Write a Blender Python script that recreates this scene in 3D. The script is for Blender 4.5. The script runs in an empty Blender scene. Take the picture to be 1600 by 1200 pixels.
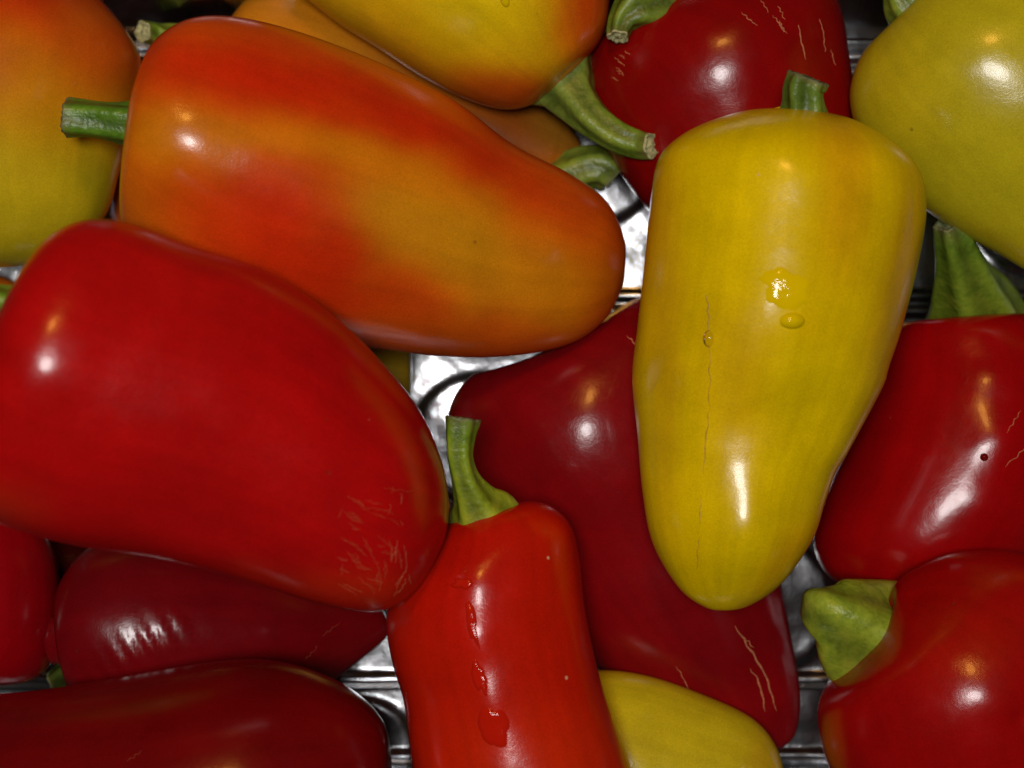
import bpy, math, random
import numpy as np
from mathutils import Vector, noise
from mathutils.bvhtree import BVHTree

random.seed(7)
scene = bpy.context.scene
col = scene.collection

# ------------------------------------------------------------------ camera
U = 0.00015            # metres per photo pixel at the reference height
CAMZ = 0.46
DR = 0.425             # camera to reference height
cam_d = bpy.data.cameras.new('camera'); cam = bpy.data.objects.new('camera', cam_d)
col.objects.link(cam); scene.camera = cam
cam.location = (0, 0, CAMZ); cam.rotation_euler = (0, 0, 0)
cam_d.sensor_width = 36; cam_d.lens = 36 * DR / (1600 * U)
cam_d.clip_start = 0.01; cam_d.clip_end = 20
cam_d.dof.use_dof = True; cam_d.dof.focus_distance = 0.40; cam_d.dof.aperture_fstop = 11
scene.render.resolution_x = 1024; scene.render.resolution_y = 768

# ------------------------------------------------------------------ world, lamps, exposure
w = bpy.data.worlds.new('World'); scene.world = w; w.use_nodes = True
bg = w.node_tree.nodes['Background']
bg.inputs[0].default_value = (1.0, 0.93, 0.85, 1); bg.inputs[1].default_value = 0.012
def lamp(name, loc, target, size, power, color, sy=None):
    l = bpy.data.lights.new(name, 'AREA'); l.energy = power; l.color = color
    l.shape = 'ELLIPSE'; l.size = size; l.size_y = sy or size
    o = bpy.data.objects.new(name, l); col.objects.link(o); o.location = loc
    o.rotation_euler = (Vector(target) - Vector(loc)).to_track_quat('-Z', 'Y').to_euler()
    return o
lamp('white_lamp', (-0.05, 0.03, 0.95), (0, 0, 0), 0.20, 5.5, (1.0, 0.97, 0.95))
lamp('warm_lamp', (-0.06, 0.54, 0.95), (0, 0, 0), 0.15, 2.4, (1.0, 0.46, 0.08))
vs = scene.view_settings
vs.view_transform = 'Standard'; vs.look = 'None'; vs.exposure = -0.12; vs.gamma = 1

# ------------------------------------------------------------------ materials
def new_mat(name):
    m = bpy.data.materials.new(name); m.use_nodes = True
    nt = m.node_tree
    return m, nt, nt.nodes['Principled BSDF']
def N(nt, t, **kw):
    n = nt.nodes.new(t)
    for k, v in kw.items():
        if k.startswith('i_'):
            n.inputs[k[2:].replace('_', ' ')].default_value = v
        else: setattr(n, k, v)
    return n
def ramp(nt, src, stops):
    r = nt.nodes.new('ShaderNodeValToRGB'); nt.links.new(src, r.inputs[0])
    e = r.color_ramp.elements
    e[0].position, e[0].color = stops[0]; e[1].position, e[1].color = stops[1]
    for p, c in stops[2:]:
        k = e.new(p); k.color = c
    return r
def g(v): return (v, v, v, 1)

def skin_material():
    m, nt, b = new_mat('pepper_skin'); L = nt.links.new
    tc = N(nt, 'ShaderNodeTexCoord'); at = N(nt, 'ShaderNodeAttribute', attribute_name='Col')
    big = N(nt, 'ShaderNodeTexNoise', i_Scale=55, i_Detail=4, i_Roughness=0.6); L(tc.outputs['Object'], big.inputs['Vector'])
    fine = N(nt, 'ShaderNodeTexNoise', i_Scale=2600, i_Detail=2, i_Roughness=0.7); L(tc.outputs['Object'], fine.inputs['Vector'])
    rb = ramp(nt, big.outputs[0], [(0.3, g(0.84)), (0.7, g(1.12))])
    rf = ramp(nt, fine.outputs[0], [(0.3, g(0.86)), (0.7, g(1.11))])
    m1 = N(nt, 'ShaderNodeMix', data_type='RGBA', blend_type='MULTIPLY'); m1.inputs[0].default_value = 1
    L(at.outputs['Color'], m1.inputs[6]); L(rb.outputs[0], m1.inputs[7])
    m2 = N(nt, 'ShaderNodeMix', data_type='RGBA', blend_type='MULTIPLY'); m2.inputs[0].default_value = 1
    L(m1.outputs[2], m2.inputs[6]); L(rf.outputs[0], m2.inputs[7])
    al = N(nt, 'ShaderNodeAttribute', attribute_name='Along')
    ns = N(nt, 'ShaderNodeTexNoise', i_Scale=1.6, i_Detail=4, i_Roughness=0.5); L(al.outputs['Vector'], ns.inputs['Vector'])
    rs = ramp(nt, ns.outputs[0], [(0.32, g(0.92)), (0.66, g(1.05))])
    ms = N(nt, 'ShaderNodeMix', data_type='RGBA', blend_type='MULTIPLY'); ms.inputs[0].default_value = 1
    L(m2.outputs[2], ms.inputs[6]); L(rs.outputs[0], ms.inputs[7]); m2 = ms
    # sparse dark and pale pinpricks of the skin
    vo = N(nt, 'ShaderNodeTexVoronoi', i_Scale=95); L(tc.outputs['Object'], vo.inputs['Vector'])
    dots = ramp(nt, vo.outputs['Distance'], [(0.030, g(1)), (0.055, g(0))])
    sel = ramp(nt, vo.outputs['Color'], [(0.74, g(0)), (0.76, g(0.4))])
    md = N(nt, 'ShaderNodeMath', operation='MULTIPLY'); L(dots.outputs[0], md.inputs[0]); L(sel.outputs[0], md.inputs[1])
    m3 = N(nt, 'ShaderNodeMix', data_type='RGBA'); L(md.outputs[0], m3.inputs[0]); L(m2.outputs[2], m3.inputs[6])
    m3.inputs[7].default_value = (0.07, 0.022, 0.008, 1)
    vo2 = N(nt, 'ShaderNodeTexVoronoi', i_Scale=80); L(tc.outputs['Object'], vo2.inputs['Vector'])
    d2 = ramp(nt, vo2.outputs['Distance'], [(0.022, g(0.8)), (0.04, g(0))])
    s2 = ramp(nt, vo2.outputs['Color'], [(0.62, g(0)), (0.64, g(1))])
    me = N(nt, 'ShaderNodeMath', operation='MULTIPLY'); L(d2.outputs[0], me.inputs[0]); L(s2.outputs[0], me.inputs[1])
    m4 = N(nt, 'ShaderNodeMix', data_type='RGBA'); L(me.outputs[0], m4.inputs[0]); L(m3.outputs[2], m4.inputs[6])
    m4.inputs[7].default_value = (0.6, 0.36, 0.2, 1)
    L(m4.outputs[2], b.inputs['Base Color'])
    rr = N(nt, 'ShaderNodeMapRange'); rr.inputs['To Min'].default_value = 0.13; rr.inputs['To Max'].default_value = 0.33
    n3 = N(nt, 'ShaderNodeTexNoise', i_Scale=180, i_Detail=5, i_Roughness=0.7); L(tc.outputs['Object'], n3.inputs['Vector'])
    L(n3.outputs[0], rr.inputs[0]); L(rr.outputs[0], b.inputs['Roughness'])
    b1 = N(nt, 'ShaderNodeBump'); b1.inputs['Strength'].default_value = 0.09; b1.inputs['Distance'].default_value = 0.0009
    n4 = N(nt, 'ShaderNodeTexNoise', i_Scale=260, i_Detail=4, i_Roughness=0.55); L(tc.outputs['Object'], n4.inputs['Vector'])
    L(n4.outputs[0], b1.inputs['Height'])
    b2 = N(nt, 'ShaderNodeBump'); b2.inputs['Strength'].default_value = 0.10; b2.inputs['Distance'].default_value = 0.0003
    L(fine.outputs[0], b2.inputs['Height']); L(b1.outputs[0], b2.inputs['Normal'])
    b3 = N(nt, 'ShaderNodeBump'); b3.inputs['Strength'].default_value = 0.5; b3.inputs['Distance'].default_value = 0.0002
    L(md.outputs[0], b3.inputs['Height']); b3.invert = True; L(b2.outputs[0], b3.inputs['Normal'])
    L(b3.outputs[0], b.inputs['Normal'])
    b.inputs['IOR'].default_value = 1.40; b.inputs['Specular IOR Level'].default_value = 0.42
    b.inputs['Subsurface Weight'].default_value = 0.0
    b.inputs['Subsurface Radius'].default_value = (1.0, 0.35, 0.1)
    b.inputs['Subsurface Scale'].default_value = 0.003
    b.inputs['Coat Weight'].default_value = 0.12; b.inputs['Coat Roughness'].default_value = 0.09
    return m
SKIN = skin_material()

def stem_material():
    m, nt, b = new_mat('pepper_stem'); L = nt.links.new
    tc = N(nt, 'ShaderNodeTexCoord'); at = N(nt, 'ShaderNodeAttribute', attribute_name='Col')
    n1 = N(nt, 'ShaderNodeTexNoise', i_Scale=230, i_Detail=6, i_Roughness=0.65); L(tc.outputs['Object'], n1.inputs['Vector'])
    r = ramp(nt, n1.outputs[0], [(0.28, (0.45, 0.5, 0.4, 1)), (0.5, (0.95, 0.98, 0.9, 1)), (0.72, (1.5, 1.3, 1.35, 1))])
    mx = N(nt, 'ShaderNodeMix', data_type='RGBA', blend_type='MULTIPLY'); mx.inputs[0].default_value = 1
    L(at.outputs['Color'], mx.inputs[6]); L(r.outputs[0], mx.inputs[7])
    L(mx.outputs[2], b.inputs['Base Color'])
    b.inputs['Roughness'].default_value = 0.36; b.inputs['Specular IOR Level'].default_value = 0.35
    bp = N(nt, 'ShaderNodeBump'); bp.inputs['Strength'].default_value = 0.5; bp.inputs['Distance'].default_value = 0.0006
    n2 = N(nt, 'ShaderNodeTexNoise', i_Scale=700, i_Detail=5); L(tc.outputs['Object'], n2.inputs['Vector'])
    L(n2.outputs[0], bp.inputs['Height']); L(bp.outputs[0], b.inputs['Normal'])
    return m
STEM = stem_material()
def simple(name, c, rough, bump=0.0, scale=600, var=0.3, metal=0):
    m, nt, b = new_mat(name); L = nt.links.new
    tc = N(nt, 'ShaderNodeTexCoord'); n = N(nt, 'ShaderNodeTexNoise', i_Scale=scale, i_Detail=5); L(tc.outputs['Object'], n.inputs['Vector'])
    r = ramp(nt, n.outputs[0], [(0.3, tuple(x * (1 - var) for x in c) + (1,)), (0.7, tuple(min(1, x * (1 + var)) for x in c) + (1,))])
    L(r.outputs[0], b.inputs['Base Color']); b.inputs['Roughness'].default_value = rough; b.inputs['Metallic'].default_value = metal
    if bump:
        bp = N(nt, 'ShaderNodeBump'); bp.inputs['Strength'].default_value = bump; bp.inputs['Distance'].default_value = 0.0005
        L(n.outputs[0], bp.inputs['Height']); L(bp.outputs[0], b.inputs['Normal'])
    return m
PALE_CUT = simple('pale_cut_stem', (0.34, 0.34, 0.16), 0.7, 0.4, 900, 0.45)
DARK_CUT = simple('dark_cut_stem', (0.12, 0.13, 0.05), 0.75, 0.8, 900, 0.5)
SCAR = simple('corky_scar', (0.40, 0.13, 0.05), 0.6, 0.4, 1500, 0.35)
CRACK = simple('brown_crack', (0.36, 0.21, 0.008), 0.5, 0.2, 500, 0.45)
TABLE = simple('dark_wood', (0.05, 0.028, 0.016), 0.5, 0.3, 40, 0.4)
def water():
    m, nt, b = new_mat('water'); L = nt.links.new; nt.nodes.remove(b)
    out = nt.nodes['Material Output']
    tr = N(nt, 'ShaderNodeBsdfTransparent'); tr.inputs[0].default_value = (0.97, 0.95, 0.94, 1)
    gl = N(nt, 'ShaderNodeBsdfGlossy'); gl.inputs['Roughness'].default_value = 0.06
    fr = N(nt, 'ShaderNodeFresnel'); fr.inputs[0].default_value = 1.33
    tc = N(nt, 'ShaderNodeTexCoord'); n = N(nt, 'ShaderNodeTexNoise', i_Scale=500); L(tc.outputs['Object'], n.inputs['Vector'])
    bp = N(nt, 'ShaderNodeBump'); bp.inputs['Strength'].default_value = 0.10; bp.inputs['Distance'].default_value = 0.0005
    L(n.outputs[0], bp.inputs['Height']); L(bp.outputs[0], gl.inputs['Normal']); L(bp.outputs[0], fr.inputs['Normal'])
    mx = N(nt, 'ShaderNodeMixShader'); L(fr.outputs[0], mx.inputs[0]); L(tr.outputs[0], mx.inputs[1]); L(gl.outputs[0], mx.inputs[2])
    L(mx.outputs[0], out.inputs[0])
    return m
WATER = water()
WET = {}
def wet(c):
    # shallow water over coloured skin: takes the skin's colour, keeps a mirror gloss
    if c not in WET:
        m, nt, b = new_mat('water_over_skin'); b.inputs['Base Color'].default_value = c + (1,)
        b.inputs['Roughness'].default_value = 0.07; b.inputs['IOR'].default_value = 1.33
        L = nt.links.new; tc = N(nt, 'ShaderNodeTexCoord'); n = N(nt, 'ShaderNodeTexNoise', i_Scale=420, i_Detail=3); L(tc.outputs['Object'], n.inputs['Vector'])
        bp = N(nt, 'ShaderNodeBump'); bp.inputs['Strength'].default_value = 0.35; bp.inputs['Distance'].default_value = 0.0006
        L(n.outputs[0], bp.inputs['Height']); L(bp.outputs[0], b.inputs['Normal']); WET[c] = m
    return WET[c]
def metal():
    m, nt, b = new_mat('brushed_aluminium'); L = nt.links.new
    tc = N(nt, 'ShaderNodeTexCoord'); mp = N(nt, 'ShaderNodeMapping'); mp.inputs['Scale'].default_value = (3200, 90, 90)
    L(tc.outputs['Object'], mp.inputs[0])
    n = N(nt, 'ShaderNodeTexNoise', i_Scale=1, i_Detail=4, i_Roughness=0.7); L(mp.outputs[0], n.inputs['Vector'])
    c = ramp(nt, n.outputs[0], [(0.3, (0.20, 0.205, 0.215, 1)), (0.7, (0.46, 0.47, 0.49, 1))])
    L(c.outputs[0], b.inputs['Base Color']); b.inputs['Metallic'].default_value = 1
    n2 = N(nt, 'ShaderNodeTexNoise', i_Scale=70, i_Detail=5); L(tc.outputs['Object'], n2.inputs['Vector'])
    mr = N(nt, 'ShaderNodeMapRange'); mr.inputs['To Min'].default_value = 0.14; mr.inputs['To Max'].default_value = 0.30
    L(n2.outputs[0], mr.inputs[0]); L(mr.outputs[0], b.inputs['Roughness'])
    bp = N(nt, 'ShaderNodeBump'); bp.inputs['Strength'].default_value = 0.12; bp.inputs['Distance'].default_value = 0.0002
    L(n.outputs[0], bp.inputs['Height'])
    bq = N(nt, 'ShaderNodeBump'); bq.inputs['Strength'].default_value = 0.25; bq.inputs['Distance'].default_value = 0.001
    n5 = N(nt, 'ShaderNodeTexNoise', i_Scale=150, i_Detail=3); L(tc.outputs['Object'], n5.inputs['Vector'])
    L(n5.outputs[0], bq.inputs['Height']); L(bp.outputs[0], bq.inputs['Normal']); L(bq.outputs[0], b.inputs['Normal'])
    return m
METAL = metal()

# ------------------------------------------------------------------ helpers
def link_mesh(name, verts, faces, mat, parent=None, colors=None, smooth=True):
    me = bpy.data.meshes.new(name)
    me.from_pydata([tuple(map(float, v)) for v in verts], [], faces)
    if colors is not None:
        a = me.color_attributes.new('Col', 'FLOAT_COLOR', 'POINT')
        a.data.foreach_set('color', np.hstack([np.clip(colors, 0, 1), np.ones((len(colors), 1))]).astype(np.float32).ravel())
    if smooth: me.polygons.foreach_set('use_smooth', [True] * len(me.polygons))
    me.materials.append(mat); me.update()
    o = bpy.data.objects.new(name, me); col.objects.link(o)
    if parent: o.parent = parent
    return o
def empty(name, loc):
    o = bpy.data.objects.new(name, None); col.objects.link(o); o.location = loc; o.empty_display_size = 0.01
    return o
def tag(o, label=None, cat=None, group=None, kind=None):
    if label: o['label'] = label
    if cat: o['category'] = cat
    if group: o['group'] = group
    if kind: o['kind'] = kind
    return o
def catmull(P, n, spacing='cos', dense=40):
    P = np.array(P, float)
    Q = np.vstack([2 * P[0] - P[1], P, 2 * P[-1] - P[-2]])
    out = []
    for i in range(1, len(Q) - 2):
        p0, p1, p2, p3 = Q[i - 1], Q[i], Q[i + 1], Q[i + 2]
        for t in np.linspace(0, 1, dense, endpoint=False):
            out.append(0.5 * ((2 * p1) + (-p0 + p2) * t + (2 * p0 - 5 * p1 + 4 * p2 - p3) * t * t + (-p0 + 3 * p1 - 3 * p2 + p3) * t ** 3))
    out.append(P[-1]); out = np.array(out)
    d = np.r_[0, np.cumsum(np.linalg.norm(np.diff(out[:, :2], axis=0), axis=1))]
    s = np.linspace(0, 1, n)
    if spacing == 'cos': s = 0.5 - 0.5 * np.cos(np.pi * s); 
    return np.array([np.interp(s * d[-1], d, out[:, k]) for k in range(out.shape[1])]).T

NS, NR = 130, 104
class Pepper:
    """left/right: outline in photo pixels from the stem end to the tip. Built in pixel units (y up, z up), then scaled to metres."""
    def __init__(s, left, right, depth=0.9, zs=0, zt=0, lobes=3, lob=0.035, ph=0.3, dip=22, dipr=45, bumps=(), base=(0.4, 0.01, 0.01), blobs=(), und=3.0, seed=0):
        L = catmull(left, NS); R = catmull(right, NS)
        C = (L + R) / 2; H = (R - L) / 2; hw = np.linalg.norm(H, axis=1)
        t = np.linspace(0, 1, NS); hd = hw * depth
        V = np.zeros((NS, NR, 3)); th = np.arange(NR) / NR * 2 * np.pi
        T = np.gradient(C, axis=0); T[0] = T[1]; T[-1] = T[-2]
        T /= np.linalg.norm(T, axis=1)[:, None] + 1e-9
        s.hmax = hd.max()
        tl = d_ = np.r_[0, np.cumsum(np.linalg.norm(np.diff(C, axis=0), axis=1))]; zc = zs + (zt - zs) * tl / tl[-1]
        k = 1 - zc * U / (CAMZ - 0.035); C[:, 0] = 800 + (C[:, 0] - 800) * k; C[:, 1] = 600 + (C[:, 1] - 600) * k; H = H * k[:, None]; hw = hw * k; hd = hd * k
        for i in range(NS):
            c, sn = np.cos(th), np.sin(th)
            lobe = 1 + lob * np.cos(lobes * (th + ph) + 0.8 * t[i]) * sn ** 2 * min(1, 2.2 * np.sin(np.pi * t[i]))
            V[i, :, 0] = C[i, 0] + H[i, 0] * c
            V[i, :, 1] = -(C[i, 1] + H[i, 1] * c)
            V[i, :, 2] = zc[i] + hd[i] * sn * lobe
            if dip:
                rad = np.sqrt((hw[i] * c) ** 2 + (hd[i] * sn) ** 2)
                if t[i] < 0.35:
                    k = dip * np.exp(-(rad / dipr) ** 2) * (1 if i < 30 else 0)
                    V[i, :, 0] += T[i, 0] * k; V[i, :, 1] -= T[i, 1] * k
            # gentle irregular waviness of the wall
            sn2 = sn ** 2
            for j in range(NR):
                p = Vector((V[i, j, 0] / 130 + seed * 7.3, V[i, j, 1] / 130, V[i, j, 2] / 130))
                n = noise.noise(p) * und + noise.noise(p * 2.3) * und * 0.42 + noise.noise(p * 5.1) * und * 0.16
                V[i, j, 2] += n * sn[j] * abs(sn[j]) * min(1, 4 * np.sin(np.pi * t[i]))
        up = np.tile((np.sin(th) > 0) * np.abs(np.sin(th)) ** 0.7, (NS, 1))
        for (bx, by, rx, ry, ang, amp) in bumps:
            a = math.radians(ang); dx = V[:, :, 0] - bx; dy = -V[:, :, 1] - by
            u = dx * math.cos(a) + dy * math.sin(a); v = -dx * math.sin(a) + dy * math.cos(a)
            V[:, :, 2] += amp * np.exp(-(u / rx) ** 2 - (v / ry) ** 2) * up
        s.V = V.reshape(-1, 3)
        s.along = np.stack([np.repeat(t, NR) * 1.3 + seed * 3.7, np.tile(np.cos(th), NS) * 4, np.tile(np.sin(th), NS) * 4], -1)
        F = []
        for i in range(NS - 1):
            for j in range(NR):
                k = (j + 1) % NR
                F.append((i * NR + j, i * NR + k, (i + 1) * NR + k, (i + 1) * NR + j))
        F.append(tuple(range(NR))[::-1]); F.append(tuple((NS - 1) * NR + j for j in range(NR)))
        s.F = F
        X, Y = s.V[:, 0], -s.V[:, 1]
        colr = np.tile(np.array(base, float), (len(X), 1))
        for (bx, by, rx, ry, ang, c2, st) in blobs:
            a = math.radians(ang); nz = np.array([noise.noise(Vector((x / 70, y / 70, bx * 0.1))) for x, y in zip(X, Y)])
            dx = X - bx; dy = Y - by
            u = dx * math.cos(a) + dy * math.sin(a); v = -dx * math.sin(a) + dy * math.cos(a)
            q = (u / rx) ** 2 + (v / ry) ** 2
            wgt = st * np.exp(-np.clip(q * (1 + 0.55 * nz), 0, 50) ** 1.3)
            colr = colr * (1 - wgt[:, None]) + np.array(c2) * wgt[:, None]
        s.col = colr
        s.cx, s.cy = C[:, 0].mean(), C[:, 1].mean()
        s.bvh = None
    def factor(s, z): return (CAMZ - z * U) / DR        # pixel units to pixel units at height z
    def place(s, grid, squish):
        """lower the pepper onto what lies below it"""
        z = 600.0
        for it in range(5):
            f = s.factor(z)
            W = s.V.copy(); W[:, 0] = 800 + (W[:, 0] - 800) * f; W[:, 1] = -600 + (W[:, 1] + 600) * f; W[:, 2] *= f
            ix = np.clip(((W[:, 0] + 800) / 10).astype(int), 0, 339); iy = np.clip(((-W[:, 1] + 800) / 10).astype(int), 0, 339)
            low = np.full((340, 340), 1e9); np.minimum.at(low, (ix, iy), W[:, 2])
            ok = low < 1e8
            z = (grid[ok] - low[ok]).max() - squish
            z = max(z, -low[ok].min() + 3)
        s.z = z; s.f = s.factor(z)
        top = np.full((340, 340), -1e9); np.maximum.at(top, (ix, iy), W[:, 2] + z)
        np.maximum(grid, top, out=grid)
    def world(s, P):
        P = np.array(P, float).reshape(-1, 3)
        out = np.empty_like(P)
        out[:, 0] = (P[:, 0] - 800) * s.f * U; out[:, 1] = (P[:, 1] + 600) * s.f * U; out[:, 2] = (P[:, 2] * s.f + s.z) * U
        return out
    def surf(s, px, py):
        if s.bvh is None: s.bvh = BVHTree.FromPolygons([Vector(v) for v in s.V], s.F)
        h = s.bvh.ray_cast(Vector((px, -py, 2000)), Vector((0, 0, -1)))
        return (np.array(h[0]), np.array(h[1])) if h[0] is not None else (None, None)

def build_pepper(pp, label, name='pepper', stem=None, scars=None, scar_label=None, scar_mat=None, cat='pepper', group='peppers piled in the metal tray'):
    W = pp.world(pp.V)
    base = np.array([W[:, 0].mean(), W[:, 1].mean(), W[:, 2].min()])
    root = empty(name, base); tag(root, label, cat, group)
    sk = link_mesh('skin', W - base, pp.F, SKIN, root, pp.col)
    al = sk.data.attributes.new('Along', 'FLOAT_VECTOR', 'POINT'); al.data.foreach_set('vector', pp.along.astype(np.float32).ravel())
    if stem: build_stem(pp, stem, root, base)
    if scars: build_scars(pp, scars, root, base, scar_mat or SCAR)
    return root

GREEN = (0.115, 0.20, 0.016); LIME = (0.24, 0.30, 0.025)
def tube(P, rad, nr, ridge=0.1, nrid=5, ph=0.0, flat=1.0):
    """rings round a path; returns verts, faces, param"""
    n = len(P); T = np.gradient(P, axis=0); T /= np.linalg.norm(T, axis=1)[:, None]
    up = np.array([0, 0, 1.0]); V = []; par = []
    for i in range(n):
        side = np.cross(T[i], up); side /= np.linalg.norm(side) + 1e-9
        nn = np.cross(side, T[i])
        for j in range(nr):
            a = 2 * math.pi * j / nr
            r = rad[i] * (1 + ridge * math.cos(nrid * a + ph + 0.02 * i) + 0.04 * math.sin(3 * a + i * 0.25))
            V.append(P[i] + side * math.cos(a) * r + nn * math.sin(a) * r * flat); par.append((i / (n - 1), a))
    F = [(i * nr + j, i * nr + (j + 1) % nr, (i + 1) * nr + (j + 1) % nr, (i + 1) * nr + j) for i in range(n - 1) for j in range(nr)]
    return np.array(V), F, par
def build_stem(pp, st, root, base):
    path = np.array([(x, -y, z, r) for x, y, z, r in st['path']], float)
    kk = 1 - path[:, 2] * U / (CAMZ - 0.035); path[:, 0] = 800 + (path[:, 0] - 800) * kk; path[:, 1] = -600 + (path[:, 1] + 600) * kk; path[:, 3] *= kk
    c = catmull(path, 34, 'lin'); P, rad = c[:, :3], c[:, 3]
    nr = 40
    V, F, par = tube(P, rad, nr, st.get('ridge', 0.10), st.get('nr', 5), st.get('ph', 0.4), st.get('flat', 1.0))
    c1 = np.array(st.get('color', GREEN)); c0 = np.array(st.get('base_color', LIME))
    cols = []
    for (t, a) in par:
        k = c0 * (1 - t) + c1 * t
        k = k * (0.80 + 0.25 * math.cos(st.get('nr', 5) * a + st.get('ph', 0.4)))
        e = max(0, (t - 0.9) / 0.1); k = k * (1 - 0.45 * e) + np.array((0.16, 0.13, 0.05)) * 0.45 * e
        cols.append(k)
    S = link_mesh('stem', pp.world(V) - base, F, STEM, root, np.array(cols))
    # ragged cut face with a raised pith
    T = (P[-1] - P[-2]); T /= np.linalg.norm(T)
    ring = V[-nr:]; cen = ring.mean(axis=0); V2 = list(ring); F2 = []
    rnd = random.Random(int(cen[0]))
    for k, (q, off) in enumerate([(1.0, 2.0), (0.9, 3.5), (0.72, 0.5), (0.5, -2.0), (0.3, 1.0), (0.12, 2.0)]):
        for j in range(nr):
            V2.append(cen + (ring[j] - cen) * q + T * (off + rnd.uniform(-1.6, 1.6)))
    m = 7
    for i in range(m - 1):
        for j in range(nr): F2.append((i * nr + j, i * nr + (j + 1) % nr, (i + 1) * nr + (j + 1) % nr, (i + 1) * nr + j))
    F2.append(tuple((m - 1) * nr + j for j in range(nr)))
    link_mesh('cut_end', pp.world(np.array(V2)) - base, F2, PALE_CUT if st.get('pale') else DARK_CUT, S, None)
    if 'calyx' in st:
        R, h, drop = st['calyx']; T0 = P[2] - P[0]; T0 /= np.linalg.norm(T0)
        side = np.cross(T0, np.array([0, 0, 1.0])); side /= np.linalg.norm(side); nn = np.cross(side, T0)
        V3, cl, F3 = [], [], []; nq = 12; nt = 60; lob = st.get('clob', 5); th0 = rnd.uniform(0, 6)
        for i in range(nq):
            q = i / (nq - 1)
            for j in range(nt):
                a = 2 * math.pi * j / nt
                edge = 1 + 0.14 * (math.cos(lob * a + th0)) + 0.05 * math.sin(11 * a)
                r = R * q * (1 + (edge - 1) * q)
                ht = h - drop * q ** 2.2 + 3.0 * math.cos(lob * a + th0) * q
                V3.append(P[0] + T0 * ht + side * math.cos(a) * r + nn * math.sin(a) * r)
                cc = c0 * (1.1 - 0.25 * q); 
                if q > 0.93: cc = cc * 0.55 + np.array((0.07, 0.055, 0.02))
                cl.append(cc)
        # under side so that the leaf has thickness
        n1 = len(V3)
        for v in V3[(nq - 1) * nt:]: V3.append(v - T0 * 6); cl.append(c0 * 0.5)
        for i in range(nq - 1):
            for j in range(nt): F3.append((i * nt + j, i * nt + (j + 1) % nt, (i + 1) * nt + (j + 1) % nt, (i + 1) * nt + j))
        for j in range(nt): F3.append(((nq - 1) * nt + j, (nq - 1) * nt + (j + 1) % nt, n1 + (j + 1) % nt, n1 + j))
        link_mesh('calyx', pp.world(np.array(V3)) - base, F3, STEM, root, np.array(cl))

def build_scars(pp, scars, root, base, mat, name='scar_streaks'):
    V, F = [], []
    rnd = random.Random(3)
    for (pts, wd) in scars:
        P = catmull(np.array(pts, float), max(6, int(6 * len(pts))), 'lin')
        n = len(P); start = len(V); cnt = 0
        T = np.gradient(P, axis=0); T /= np.linalg.norm(T, axis=1)[:, None] + 1e-9
        wob = rnd.uniform(0, 10)
        for i in range(n):
            t = i / (n - 1)
            ww = 1.0 * wd * (0.25 + 0.75 * math.sin(math.pi * t)) * (0.75 + 0.5 * noise.noise(Vector((i * 0.5, wob, 0)))) + 0.15
            px, py = P[i]; nx, ny = -T[i][1], T[i][0]
            j = noise.noise(Vector((i * 0.35, wob, 5))) * 2.6
            px += nx * j; py += ny * j
            row = []
            for k, h in ((-1, -0.3), (-0.5, 0.45), (0.5, 0.45), (1, -0.3)):
                p, nn = pp.surf(px + nx * ww * k, py + ny * ww * k)
                if p is None: break
                row.append(p + nn * h)
            if len(row) == 4: V += row; cnt += 1
        for i in range(cnt - 1):
            a = start + i * 4
            for k in range(3): F.append((a + k, a + k + 1, a + k + 5, a + k + 4))
    if V: return tag(link_mesh(name, pp.world(np.array(V)) - base, F, mat, root), kind='stuff')

def droplet(pp, px, py, rx, ry, h, label, ang=0, name='water_droplet', outline=None, cat='droplet', tint=None):
    """water bead resting on a pepper"""
    c, n0 = pp.surf(px, py)
    V, F = [], []; nq, nt = 9, 40; a0 = math.radians(ang)
    for i in range(nq + 1):
        q = i / nq
        for j in range(nt):
            a = 2 * math.pi * j / nt
            e = 1.0 if outline is None else 1 + outline * (noise.noise(Vector((math.cos(a) * 1.3, math.sin(a) * 1.3, px))) * 1.4 + 0.4 * noise.noise(Vector((math.cos(a) * 4, math.sin(a) * 4, py))))
            x, y = rx * q * e * math.cos(a), ry * q * e * math.sin(a)
            X = px + x * math.cos(a0) - y * math.sin(a0); Y = py + x * math.sin(a0) + y * math.cos(a0)
            p, nn = pp.surf(X, Y)
            if p is None: p, nn = c, n0
            V.append(p + nn * (h * max(0, 1 - q * q) ** 0.8 if outline is None else h * (1 - q ** 6)) + nn * (-0.2 if i == nq else 0.05))
    for i in range(nq):
        for j in range(nt): F.append((i * nt + j, (i + 1) * nt + j, (i + 1) * nt + (j + 1) % nt, i * nt + (j + 1) % nt))
    W = pp.world(np.array(V)); b = W.mean(axis=0); b[2] = W[:, 2].min()
    o = link_mesh(name, W - b, F, wet(tint) if tint else WATER); o.location = b
    return tag(o, label, cat, 'water beads on the pepper skins')

# ------------------------------------------------------------------ colours
RED = (0.36, 0.003, 0.003); DEEP = (0.20, 0.0025, 0.004); DARKER = (0.13, 0.0015, 0.003)
SCARLET = (0.52, 0.012, 0.003); ORANGE = (0.55, 0.12, 0.003); AMBER = (0.55, 0.21, 0.004); YELLOW = (0.54, 0.35, 0.005); YG = (0.42, 0.32, 0.012)

grid = np.zeros((340, 340))
P = {}
def add(key, squish, **kw):
    P[key] = Pepper(**kw); P[key].place(grid, squish); 0 and print(key, 'z', round(P[key].z), 'r', round(P[key].hmax))

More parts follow.
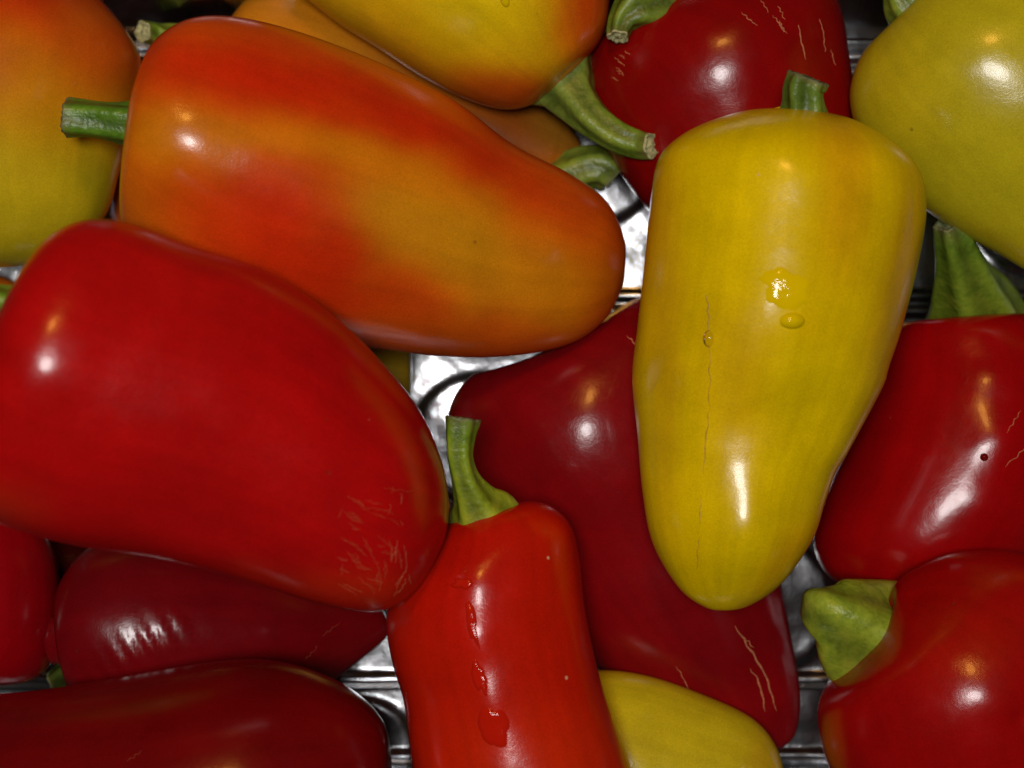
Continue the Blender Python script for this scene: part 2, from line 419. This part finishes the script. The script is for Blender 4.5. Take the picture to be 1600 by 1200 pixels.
# ---- lower layer
add('under_left', 10, left=[(250, 62), (228, 90), (205, 170), (175, 240), (168, 300), (190, 380), (300, 430)], right=[(250, 62), (300, 75), (360, 130), (400, 220), (400, 310), (370, 400), (300, 430)],
    depth=0.7, base=(0.42, 0.07, 0.004), seed=1, dip=8)
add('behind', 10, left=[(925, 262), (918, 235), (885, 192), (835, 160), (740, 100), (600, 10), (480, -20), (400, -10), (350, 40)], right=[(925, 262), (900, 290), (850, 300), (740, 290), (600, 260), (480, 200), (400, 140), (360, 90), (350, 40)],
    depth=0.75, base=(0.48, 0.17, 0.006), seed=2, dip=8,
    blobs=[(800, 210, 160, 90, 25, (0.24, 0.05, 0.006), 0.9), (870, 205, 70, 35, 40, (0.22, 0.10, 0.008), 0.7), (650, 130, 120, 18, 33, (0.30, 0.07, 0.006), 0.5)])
add('gap_shade_filler', 5, left=[(20, 900), (40, 840), (100, 815), (180, 830), (220, 880)], right=[(20, 900), (40, 960), (100, 1000), (180, 960), (220, 880)], depth=0.5, base=(0.03, 0.001, 0.001), seed=21, dip=0, zs=60, zt=-60)  # added to hide bright tray; near-black skin colour stands in for the gap's shade
add('hidden_yellow', 5, left=[(646, 588), (636, 535), (590, 508), (500, 500), (380, 520), (300, 560)], right=[(646, 588), (636, 640), (590, 665), (500, 668), (380, 640), (300, 560)], depth=0.6, base=(0.40, 0.25, 0.015), seed=22, dip=0)
add('corner_red', 45, left=[(-90, 1060), (-70, 1075), (0, 1070), (60, 1058), (88, 1010), (92, 930), (80, 860), (40, 800), (-50, 760)], right=[(-90, 1060), (-170, 1040), (-200, 980), (-200, 900), (-180, 820), (-110, 770), (-50, 760)],
    depth=0.8, base=(0.24, 0.001, 0.004), seed=3)
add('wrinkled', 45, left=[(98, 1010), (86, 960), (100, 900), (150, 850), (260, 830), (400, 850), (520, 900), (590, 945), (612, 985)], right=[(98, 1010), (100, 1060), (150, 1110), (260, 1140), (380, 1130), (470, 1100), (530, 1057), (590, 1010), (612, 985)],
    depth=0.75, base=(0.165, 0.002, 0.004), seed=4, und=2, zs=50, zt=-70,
    bumps=[(x, y, 7, 34, 60 - 90, a) for x, y, a in ((205, 1040, 5), (222, 1022, 5.5), (240, 1006, 5), (262, 990, 6), (283, 975, 5), (304, 962, 3.5), (188, 1056, 4))])
add('centre_dark', 5, left=[(800, 590), (740, 585), (702, 640), (705, 720), (750, 830), (840, 940), (930, 1040), (1060, 1130), (1150, 1170), (1215, 1175)], right=[(800, 590), (850, 560), (930, 505), (1010, 462), (1090, 480), (1150, 560), (1180, 700), (1210, 860), (1235, 990), (1250, 1080), (1243, 1145), (1215, 1175)],
    depth=0.62, base=(0.185, 0.002, 0.004), seed=5, lob=0.02, dip=0, zs=0, zt=-20, bumps=[(880, 680, 130, 90, 30, 8)])
add('top_red', 5, left=[(965, 35), (935, 60), (918, 105), (925, 170), (960, 255), (1030, 345), (1120, 400), (1200, 400)], right=[(965, 35), (1010, 8), (1060, -30), (1150, -60), (1250, -50), (1305, 0), (1325, 90), (1335, 190), (1330, 290), (1280, 370), (1200, 400)],
    depth=0.75, base=(0.21, 0.002, 0.002), seed=6, dip=14, dipr=40, bumps=[(1045, 70, 9, 60, -32, -4)])
add('pale_yellow', 5, left=[(1420, 30), (1365, 62), (1338, 105), (1330, 160), (1352, 220), (1420, 300), (1480, 350), (1560, 395), (1640, 440), (1740, 470)], right=[(1420, 30), (1450, -20), (1520, -70), (1620, -90), (1740, -60), (1820, 50), (1850, 200), (1830, 350), (1790, 440), (1740, 470)],
    depth=0.7, base=(0.43, 0.37, 0.008), seed=7, dip=0, blobs=[(1380, 150, 70, 120, 0, (0.47, 0.34, 0.005), 0.5)])
add('right_red', 5, left=[(1500, 500), (1440, 500), (1398, 515), (1375, 590), (1330, 690), (1285, 790), (1272, 850), (1295, 900), (1340, 925), (1420, 930)], right=[(1500, 500), (1560, 490), (1630, 500), (1690, 570), (1700, 680), (1670, 800), (1600, 890), (1520, 930), (1420, 930)],
    depth=0.8, base=(0.27, 0.001, 0.002), seed=8, dip=0, lob=0.03, bumps=[(1530, 685, 44, 42, 0, 8), (1500, 770, 30, 34, 20, 3.5), (1545, 800, 40, 26, 40, 3), (1515, 590, 40, 24, 10, 3)])
add('left_mottled', 5, left=[(-20, -120), (-130, -110), (-260, -40), (-320, 80), (-310, 200), (-240, 310), (-120, 390), (0, 418)], right=[(-20, -120), (80, -90), (150, -10), (195, 45), (218, 95), (208, 170), (185, 260), (165, 330), (120, 385), (60, 412), (0, 418)],
    depth=0.75, base=(0.50, 0.38, 0.008), seed=9,
    blobs=[(40, 130, 260, 115, -5, (0.55, 0.20, 0.004), 0.95), (60, -40, 260, 160, 5, (0.48, 0.02, 0.003), 1.0), (190, 90, 60, 80, 0, (0.46, 0.05, 0.004), 0.8)])
add('speck_left', 10, left=[(-40, 440), (-20, 430), (10, 434), (28, 452), (20, 500), (-10, 540), (-60, 560)], right=[(-40, 440), (-80, 450), (-110, 490), (-100, 540), (-60, 560)], depth=0.7, base=(0.45, 0.10, 0.005), seed=10, dip=0)
# ---- upper layer
add('bottom_yellow', 30, left=[(1215, 1260), (1225, 1215), (1212, 1165), (1175, 1122), (1100, 1086), (1010, 1056), (930, 1048), (830, 1060), (760, 1110)], right=[(1215, 1260), (1190, 1320), (1120, 1350), (1000, 1350), (880, 1310), (800, 1240), (760, 1180), (760, 1110)],
    depth=0.7, base=(0.50, 0.39, 0.008), seed=11, dip=0, blobs=[(1190, 1190, 40, 60, 0, (0.46, 0.26, 0.01), 0.6)])
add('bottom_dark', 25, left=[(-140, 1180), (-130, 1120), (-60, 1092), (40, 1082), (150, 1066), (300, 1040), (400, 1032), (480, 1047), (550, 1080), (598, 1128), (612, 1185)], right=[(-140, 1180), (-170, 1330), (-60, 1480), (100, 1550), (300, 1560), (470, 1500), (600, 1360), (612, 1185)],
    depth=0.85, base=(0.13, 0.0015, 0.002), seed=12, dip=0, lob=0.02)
add('top_mottled', 30, left=[(875, 122), (915, 92), (942, 55), (952, 10), (950, -60), (900, -130), (800, -180), (650, -200), (520, -190), (440, -150)], right=[(875, 122), (840, 158), (790, 170), (730, 155), (660, 120), (590, 75), (520, 30), (450, -30), (420, -90), (440, -150)],
    depth=0.85, base=(0.55, 0.20, 0.004), seed=13, dip=6, bumps=[(785, 22, 60, 42, 0, 12)],
    blobs=[(730, 30, 160, 80, 20, (0.60, 0.45, 0.003), 1.0), (930, 10, 55, 130, 10, (0.52, 0.05, 0.003), 0.95), (800, 160, 130, 36, 8, (0.48, 0.06, 0.004), 0.9), (560, -10, 120, 60, 25, (0.56, 0.34, 0.005), 0.8)])
add('big_orange', 30, left=[(230, 180), (228, 120), (250, 62), (318, 28), (420, 38), (560, 85), (700, 152), (800, 225), (890, 272), (948, 315), (976, 375), (976, 425)], right=[(230, 180), (212, 240), (198, 300), (200, 370), (260, 430), (380, 500), (480, 530), (590, 545), (700, 558), (800, 556), (890, 538), (945, 500), (972, 450), (976, 425)],
    depth=0.80, base=(0.53, 0.075, 0.003), seed=14, dip=12, lob=0.03, zs=70, zt=-150, bumps=[(322, 250, 90, 75, 15, 11)],
    blobs=[(420, 150, 210, 60, 12, (0.50, 0.020, 0.002), 1.0), (660, 215, 220, 50, 26, (0.50, 0.020, 0.002), 0.95), (300, 250, 110, 55, 10, (0.58, 0.20, 0.003), 0.9),
           (500, 375, 180, 75, 22, (0.50, 0.020, 0.002), 0.9), (470, 440, 160, 100, 30, (0.48, 0.02, 0.002), 0.9), (720, 380, 160, 80, 28, (0.50, 0.22, 0.004), 0.95), (640, 350, 90, 50, 35, (0.50, 0.2, 0.004), 0.8), (870, 440, 90, 70, 10, (0.52, 0.19, 0.003), 0.8), (900, 350, 70, 50, 30, (0.5, 0.07, 0.003), 0.5), (760, 530, 200, 25, 5, (0.48, 0.07, 0.003), 0.7),
           (610, 272, 160, 26, 20, (0.55, 0.17, 0.003), 0.8), (430, 240, 150, 24, 6, (0.55, 0.17, 0.003), 0.7), (230, 330, 60, 90, 0, (0.54, 0.13, 0.003), 0.7)])
add('low_right', 30, left=[(1395, 960), (1380, 985), (1340, 1035), (1290, 1085), (1280, 1130), (1296, 1200), (1350, 1290), (1440, 1350), (1540, 1370)], right=[(1395, 960), (1402, 912), (1450, 880), (1510, 862), (1600, 866), (1700, 910), (1740, 1000), (1740, 1130), (1700, 1260), (1630, 1340), (1540, 1370)],
    depth=0.75, base=(0.27, 0.002, 0.002), seed=15, dip=0, blobs=[(1480, 990, 90, 60, -30, (0.32, 0.008, 0.002), 0.7)], bumps=[(1541, 1090, 11, 15, -20, -11), (1500, 1060, 40, 30, 20, 4), (1390, 1000, 60, 60, 0, 0)])
add('scarlet', 35, left=[(755, 800), (700, 815), (655, 862), (622, 910), (604, 965), (612, 1030), (632, 1100), (645, 1200), (670, 1300), (740, 1380), (820, 1400)], right=[(755, 800), (810, 783), (855, 788), (890, 818), (905, 870), (914, 950), (935, 1050), (962, 1130), (988, 1210), (1000, 1300), (940, 1380), (820, 1400)],
    depth=0.88, base=(0.42, 0.009, 0.001), seed=16, dip=10, dipr=50, lob=0.02, bumps=[(732, 885, 42, 34, 0, 7), (740, 975, 40, 40, 0, 6), (765, 1070, 46, 44, 0, 6)], blobs=[(720, 880, 110, 120, 0, (0.42, 0.005, 0.002), 0.6), (850, 1180, 160, 90, 0, (0.46, 0.022, 0.002), 0.7)])
add('big_red', 35, left=[(34, 485), (50, 432), (78, 374), (135, 344), (210, 350), (300, 384), (420, 425), (530, 500), (600, 570), (655, 640), (690, 720), (703, 790)], right=[(34, 485), (8, 550), (-35, 650), (-45, 750), (0, 815), (120, 852), (250, 872), (380, 905), (500, 943), (590, 955), (650, 922), (692, 850), (703, 790)],
    depth=0.78, base=(0.37, 0.003, 0.003), seed=17, dip=8, lob=0.02, und=3.0, zs=70, zt=-120,
    blobs=[(560, 930, 160, 40, 8, (0.42, 0.02, 0.003), 0.6), (330, 440, 150, 60, 20, (0.42, 0.006, 0.004), 0.6), (20, 780, 80, 40, 0, (0.38, 0.02, 0.004), 0.5)],
    bumps=[(130, 570, 90, 80, 50, 8)])
add('big_yellow', 35, left=[(1250, 178), (1185, 172), (1120, 186), (1062, 213), (1028, 250), (1016, 320), (1006, 420), (996, 510), (988, 590), (996, 680), (1004, 770), (1020, 850), (1060, 918), (1100, 948), (1130, 953)],
    right=[(1250, 178), (1320, 186), (1385, 220), (1432, 268), (1444, 330), (1430, 420), (1404, 520), (1386, 574), (1378, 602), (1345, 666), (1320, 712), (1305, 736), (1288, 782), (1268, 842), (1220, 910), (1170, 945), (1130, 953)],
    depth=0.85, base=(0.63, 0.46, 0.0), seed=18, dip=10, lob=0.02,
    blobs=[(1290, 290, 50, 160, 5, (0.58, 0.29, 0.002), 0.7), (1390, 450, 50, 220, 12, (0.54, 0.26, 0.004), 0.7), (1030, 500, 25, 330, 0, (0.52, 0.29, 0.004), 0.6), (1130, 600, 50, 120, 0, (0.56, 0.30, 0.004), 0.4), (1240, 880, 60, 90, 40, (0.54, 0.22, 0.004), 0.5)],
    bumps=[(1190, 485, 190, 120, 0, 20), (1200, 650, 110, 75, 0, -16), (1165, 850, 120, 100, 0, 24), (1176, 470, 16, 30, 20, 1.6), (1214, 462, 40, 16, 35, 2.0), (1165, 800, 40, 60, 10, 5), (1205, 610, 26, 60, 5, 5)])

# ------------------------------------------------------------------ scars
def streaks(seed, box, n, ang, spread, ln, wd):
    r = random.Random(seed); out = []
    for k in range(n):
        x = r.uniform(box[0], box[2]); y = r.uniform(box[1], box[3]); a = math.radians(ang + r.uniform(-spread, spread)); l = r.uniform(*ln)
        out.append(([(x, y), (x + l * 0.5 * math.cos(a) + r.uniform(-2, 2), y + l * 0.5 * math.sin(a) + r.uniform(-2, 2)), (x + l * math.cos(a), y + l * math.sin(a))], r.uniform(*wd)))
    return out
red_scars = streaks(1, (540, 755, 620, 800), 7, 30, 22, (20, 48), (1.2, 2.2)) + streaks(2, (535, 810, 600, 860), 9, 45, 25, (18, 45), (1.2, 2.2)) + streaks(3, (590, 830, 640, 910), 12, 100, 25, (15, 40), (1.0, 1.9)) + streaks(4, (515, 860, 590, 915), 8, 28, 15, (12, 36), (1, 1.8)) + streaks(5, (510, 750, 660, 920), 12, 60, 50, (8, 20), (0.7, 1.2))
top_scars = streaks(6, (1165, 20, 1205, 70), 5, 62, 8, (18, 36), (0.8, 1.3)) + [([(1226, 66), (1231, 90), (1238, 116)], 1.6), ([(1262, 52), (1268, 72), (1271, 100)], 1.2), ([(1282, 95), (1285, 108), (1289, 118)], 1), ([(1140, 50), (1150, 62), (1162, 71)], 1.1)] + streaks(7, (950, 95, 990, 140), 6, 45, 8, (10, 22), (0.7, 1.1))
dark_scars = [([(1140, 968), (1160, 1000), (1185, 1040), (1200, 1080), (1208, 1105)], 2.4), ([(1150, 985), (1163, 995), (1170, 1004)], 1.5), ([(1165, 1035), (1180, 1060), (1190, 1105)], 2.0), ([(1050, 1030), (1062, 1050), (1072, 1072)], 1.0), ([(972, 528), (985, 540), (990, 552)], 2.0), ([(988, 700), (992, 715), (994, 730)], 1.0)]

# ------------------------------------------------------------------ build things
build_pepper(P['under_left'], 'orange red pepper almost hidden beneath the big mottled orange one',
    stem=dict(path=[(268, 66, -10, 28), (252, 58, 10, 20), (238, 52, 22, 17), (224, 50, 36, 17)], pale=True))
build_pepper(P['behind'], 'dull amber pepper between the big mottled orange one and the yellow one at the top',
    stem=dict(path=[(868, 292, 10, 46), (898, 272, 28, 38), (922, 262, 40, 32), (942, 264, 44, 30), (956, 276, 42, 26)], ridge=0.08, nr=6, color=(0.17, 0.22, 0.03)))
build_pepper(P['gap_shade_filler'], 'pepper added to fill the gap left of the wrinkled dark red one, painted shade-dark')
build_pepper(P['hidden_yellow'], 'shaded yellow pepper tip showing between the largest red and the big orange pepper')
build_pepper(P['corner_red'], 'red pepper cut by the left edge, below the largest red pepper')
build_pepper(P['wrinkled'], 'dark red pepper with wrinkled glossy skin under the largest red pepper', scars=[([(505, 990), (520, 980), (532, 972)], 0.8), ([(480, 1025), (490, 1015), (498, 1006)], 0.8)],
    stem=dict(path=[(120, 1048, 0, 32), (96, 1058, 0, 20), (82, 1064, 0, 14)], color=(0.05, 0.07, 0.01), base_color=(0.06, 0.08, 0.01)))
build_pepper(P['centre_dark'], 'large dark crimson pepper in the centre, partly beneath the long yellow pepper', scars=dark_scars)
build_pepper(P['top_red'], 'crimson pepper at the top with pale scratches, behind the long yellow pepper', scars=top_scars,
    stem=dict(path=[(1065, -5, 40, 66), (1022, 6, 74, 52), (992, 16, 96, 36), (975, 30, 104, 23), (968, 46, 108, 18), (966, 56, 112, 16)], pale=True, ridge=0.13, base_color=(0.2, 0.24, 0.03)))
build_pepper(P['pale_yellow'], 'pale yellow green pepper filling the top right corner',
    stem=dict(path=[(1450, 30, 0, 50), (1418, 12, 10, 34), (1405, -15, 20, 24), (1395, -60, 25, 20)], color=(0.16, 0.26, 0.02), base_color=(0.2, 0.25, 0.03)))
build_pepper(P['right_red'], 'deep red pepper at the right edge with a thick upright green stem',
    scars=[([(1555, 640), (1545, 652), (1530, 672)], 0.8), ([(1563, 690), (1545, 708), (1528, 722)], 0.9)],
    stem=dict(path=[(1530, 540, -50, 92), (1524, 492, -30, 70), (1512, 450, 20, 50), (1500, 408, 66, 36), (1489, 370, 100, 28), (1483, 350, 112, 23)], ridge=0.12, nr=5, ph=1.2, base_color=(0.20, 0.27, 0.02)))
build_pepper(P['left_mottled'], 'red, orange and yellow mottled pepper in the top left corner')
build_pepper(P['speck_left'], 'sliver of an orange pepper at the left edge above a green stem')
build_pepper(P['bottom_yellow'], 'yellow pepper at the bottom edge beside the scarlet one')
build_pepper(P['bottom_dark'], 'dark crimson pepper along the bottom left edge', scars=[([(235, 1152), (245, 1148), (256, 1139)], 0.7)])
build_pepper(P['top_mottled'], 'yellow pepper with orange edges at the top edge, with a long curved green stem',
    stem=dict(path=[(868, 112, -30, 70), (884, 132, -20, 50), (898, 154, -5, 36), (926, 186, 12, 28), (965, 213, 22, 24), (1000, 225, 30, 22), (1018, 227, 44, 20)], pale=True, ridge=0.07, color=(0.15, 0.24, 0.018), base_color=(0.19, 0.24, 0.04)))
build_pepper(P['big_orange'], 'big mottled orange and red pepper with its green stem pointing left',
    stem=dict(path=[(262, 196, 0, 66), (232, 198, 14, 52), (213, 195, 22, 38), (185, 191, 28, 31), (148, 187, 30, 28), (106, 184, 30, 30)], ridge=0.09, nr=5, ph=0.2, color=(0.09, 0.20, 0.012), base_color=(0.10, 0.21, 0.015)))
build_pepper(P['low_right'], 'red pepper in the bottom right corner with a broad stubby lime green stem',
    stem=dict(path=[(1410, 1030, -80, 108), (1368, 1003, -62, 92), (1334, 980, -38, 76), (1308, 962, -14, 58), (1290, 952, -8, 42), (1276, 944, -30, 28), (1270, 940, -48, 14)], ridge=0.12, nr=4, ph=0.8, color=(0.22, 0.30, 0.02), base_color=(0.25, 0.29, 0.03), pale=False))
build_pepper(P['scarlet'], 'slim scarlet pepper standing out at the bottom centre with a curved green stem on top',
    stem=dict(path=[(758, 825, 10, 66), (752, 802, 25, 52), (742, 782, 42, 34), (728, 750, 60, 22), (719, 715, 70, 20), (719, 680, 74, 23), (722, 656, 74, 27)], ridge=0.08, color=(0.14, 0.24, 0.015), base_color=(0.27, 0.32, 0.02)))
build_pepper(P['big_red'], 'largest red pepper, at the left, with tan corky scratches near its tip', scars=red_scars,
    stem=dict(path=[(60, 505, -10, 56), (35, 490, 10, 44), (8, 482, 20, 36), (-40, 470, 24, 30)], color=(0.10, 0.2, 0.015), base_color=(0.16, 0.26, 0.02)))
ry = build_pepper(P['big_yellow'], 'long bright yellow pepper on top of the pile with a short green stem',
    stem=dict(path=[(1256, 215, 10, 44), (1256, 188, 28, 36), (1256, 160, 40, 30), (1256, 140, 46, 30), (1262, 124, 50, 31)], ridge=0.16, nr=5, ph=0.9, color=(0.10, 0.17, 0.02), base_color=(0.12, 0.19, 0.02)),
    scars=[([(1088, 468), (1090, 500), (1089, 525)], 1.2), ([(1092, 545), (1093, 600), (1094, 640)], 0.9), ([(1094, 640), (1090, 680), (1086, 735)], 1.2), ([(1084, 770), (1082, 790), (1081, 810)], 1.0), ([(1081, 830), (1080, 850), (1080, 880)], 0.8)], scar_mat=CRACK)

YT = (0.60, 0.44, 0.0); ST = (0.40, 0.009, 0.002)
droplet(P['big_yellow'], 1090, 533, 8, 13, 6, 'clear water bead on the brown crack of the long yellow pepper')
droplet(P['big_yellow'], 1208, 508, 19, 12, 8, 'largest water bead, in the middle of the long yellow pepper', tint=YT)
droplet(P['big_yellow'], 1200, 462, 42, 26, 1.5, 'ragged shiny water film just above the largest bead on the long yellow pepper', 25, tint=(0.62, 0.45, 0.0), outline=0.45)
droplet(P['top_mottled'], 774, 12, 8, 6, 4, 'tiny water bead glinting on the yellow pepper at the top edge', 30)
droplet(P['top_mottled'], 789, 32, 7, 12, 4, 'elongated water bead on the yellow pepper at the top edge', -20, tint=YT)
droplet(P['scarlet'], 727, 898, 16, 8, 3, 'small water film nearest the stem of the scarlet pepper', -10, outline=0.4, tint=ST)
droplet(P['scarlet'], 741, 955, 7, 34, 3, 'thin upright water film on the scarlet pepper', -12, outline=0.5, tint=ST)
droplet(P['scarlet'], 752, 1036, 10, 26, 3, 'middle irregular water film on the scarlet pepper', -15, outline=0.5, tint=ST)
droplet(P['scarlet'], 772, 1108, 22, 32, 3.0, 'lowest and widest water film on the scarlet pepper', -14, outline=0.22, tint=ST)
droplet(P['big_red'], 134, 578, 7, 4, 2.5, 'tiny water bead inside the white glint on the largest red pepper', -25, tint=(0.3, 0.003, 0.003))
droplet(P['right_red'], 1497, 708, 6, 6, 4, 'tiny round bead beside the white glint on the red pepper at the right edge', tint=(0.12, 0.002, 0.002))

# ------------------------------------------------------------------ tray
def ridge_h(d, wdt, h): return h / (1 + np.exp(np.clip((np.abs(d) - wdt) / 2.0, -50, 50)))
def tray():
    root = empty('metal_tray', (0, 0, 0)); tag(root, 'shiny aluminium tray with stamped rings and ridges under the peppers', 'tray')
    f = (CAMZ) / DR
    def wx(px): return (px - 800) * f * U
    def wy(py): return (600 - py) * f * U
    x0, x1, y0, y1 = -420, 2020, 66, 1620
    xs = np.arange(x0, x1 + 1, 6.0); ys = np.arange(y0, y1 + 1, 2.0)
    X, Y = np.meshgrid(xs, ys)
    Z = np.zeros_like(X)
    for yc, wd, h in ((88, 8, 9), (112, 7, 6), (462, 7, 8), (486, 7, 8), (1062, 9, 9), (1181, 8, 9), (1204, 8, -8), (1500, 10, 8)):
        Z += ridge_h(Y - yc, wd, h)
    for cx, cy, r in ((745, 685, 98), (1200, 945, 104), (930, 250, 98), (560, 1180, 90), (1620, 330, 98), (300, 300, 98)):
        d = np.hypot(X - cx, Y - cy)
        Z += 7 / (1 + np.exp(np.clip((d - r) / 3.2, -50, 50))) + 3 * np.exp(-(d / 60) ** 2)
    nz = np.array([[noise.noise(Vector((x / 80, y / 80, 3.1))) * 8 + noise.noise(Vector((x / 28, y / 34, 9))) * 1.3 for x in xs] for y in ys])
    Z = Z + nz * 0.6 - 4
    V = np.stack([(X - 800) * f * U, (600 - Y) * f * U, Z * U], -1).reshape(-1, 3)
    nx, ny = len(xs), len(ys)
    F = [(j * nx + i, (j + 1) * nx + i, (j + 1) * nx + i + 1, j * nx + i + 1) for j in range(ny - 1) for i in range(nx - 1)]
    link_mesh('tray_floor', V, F, METAL, root)
    # flared walls with a rolled rim
    prof = [(0, -4), (3, -3), (8, 4), (14, 16), (50, 130), (56, 140), (66, 146), (100, 270), (106, 280), (128, 284), (150, 284), (158, 278), (160, 268), (154, 260)]
    cor = [(x0, y0), (x1, y0), (x1, y1), (x0, y1)]; dirs = [(-1, -1), (1, -1), (1, 1), (-1, 1)]
    for k in range(4):
        a, b = cor[k], cor[(k + 1) % 4]; da, db = dirs[k], dirs[(k + 1) % 4]; n = 160; Vw = []
        for (o, z) in prof:
            for i in range(n + 1):
                t = i / n
                px = (a[0] + da[0] * o) * (1 - t) + (b[0] + db[0] * o) * t; py = (a[1] + da[1] * o) * (1 - t) + (b[1] + db[1] * o) * t
                wv = 2.5 * noise.noise(Vector((px / 40, py / 40, z / 60))) if o > 0 else 0
                Vw.append((wx(px), wy(py), (z + wv) * U))
        Fw = [(r * (n + 1) + i, r * (n + 1) + i + 1, (r + 1) * (n + 1) + i + 1, (r + 1) * (n + 1) + i) for r in range(len(prof) - 1) for i in range(n)]
        link_mesh('tray_wall', Vw, Fw, METAL, root)
tray()
tb = link_mesh('table_top', [(-1.5, -1.5, -0.004), (1.5, -1.5, -0.004), (1.5, 1.5, -0.004), (-1.5, 1.5, -0.004)], [(0, 1, 2, 3)], TABLE, smooth=False)
tag(tb, 'dark brown table surface under the tray', kind='structure')
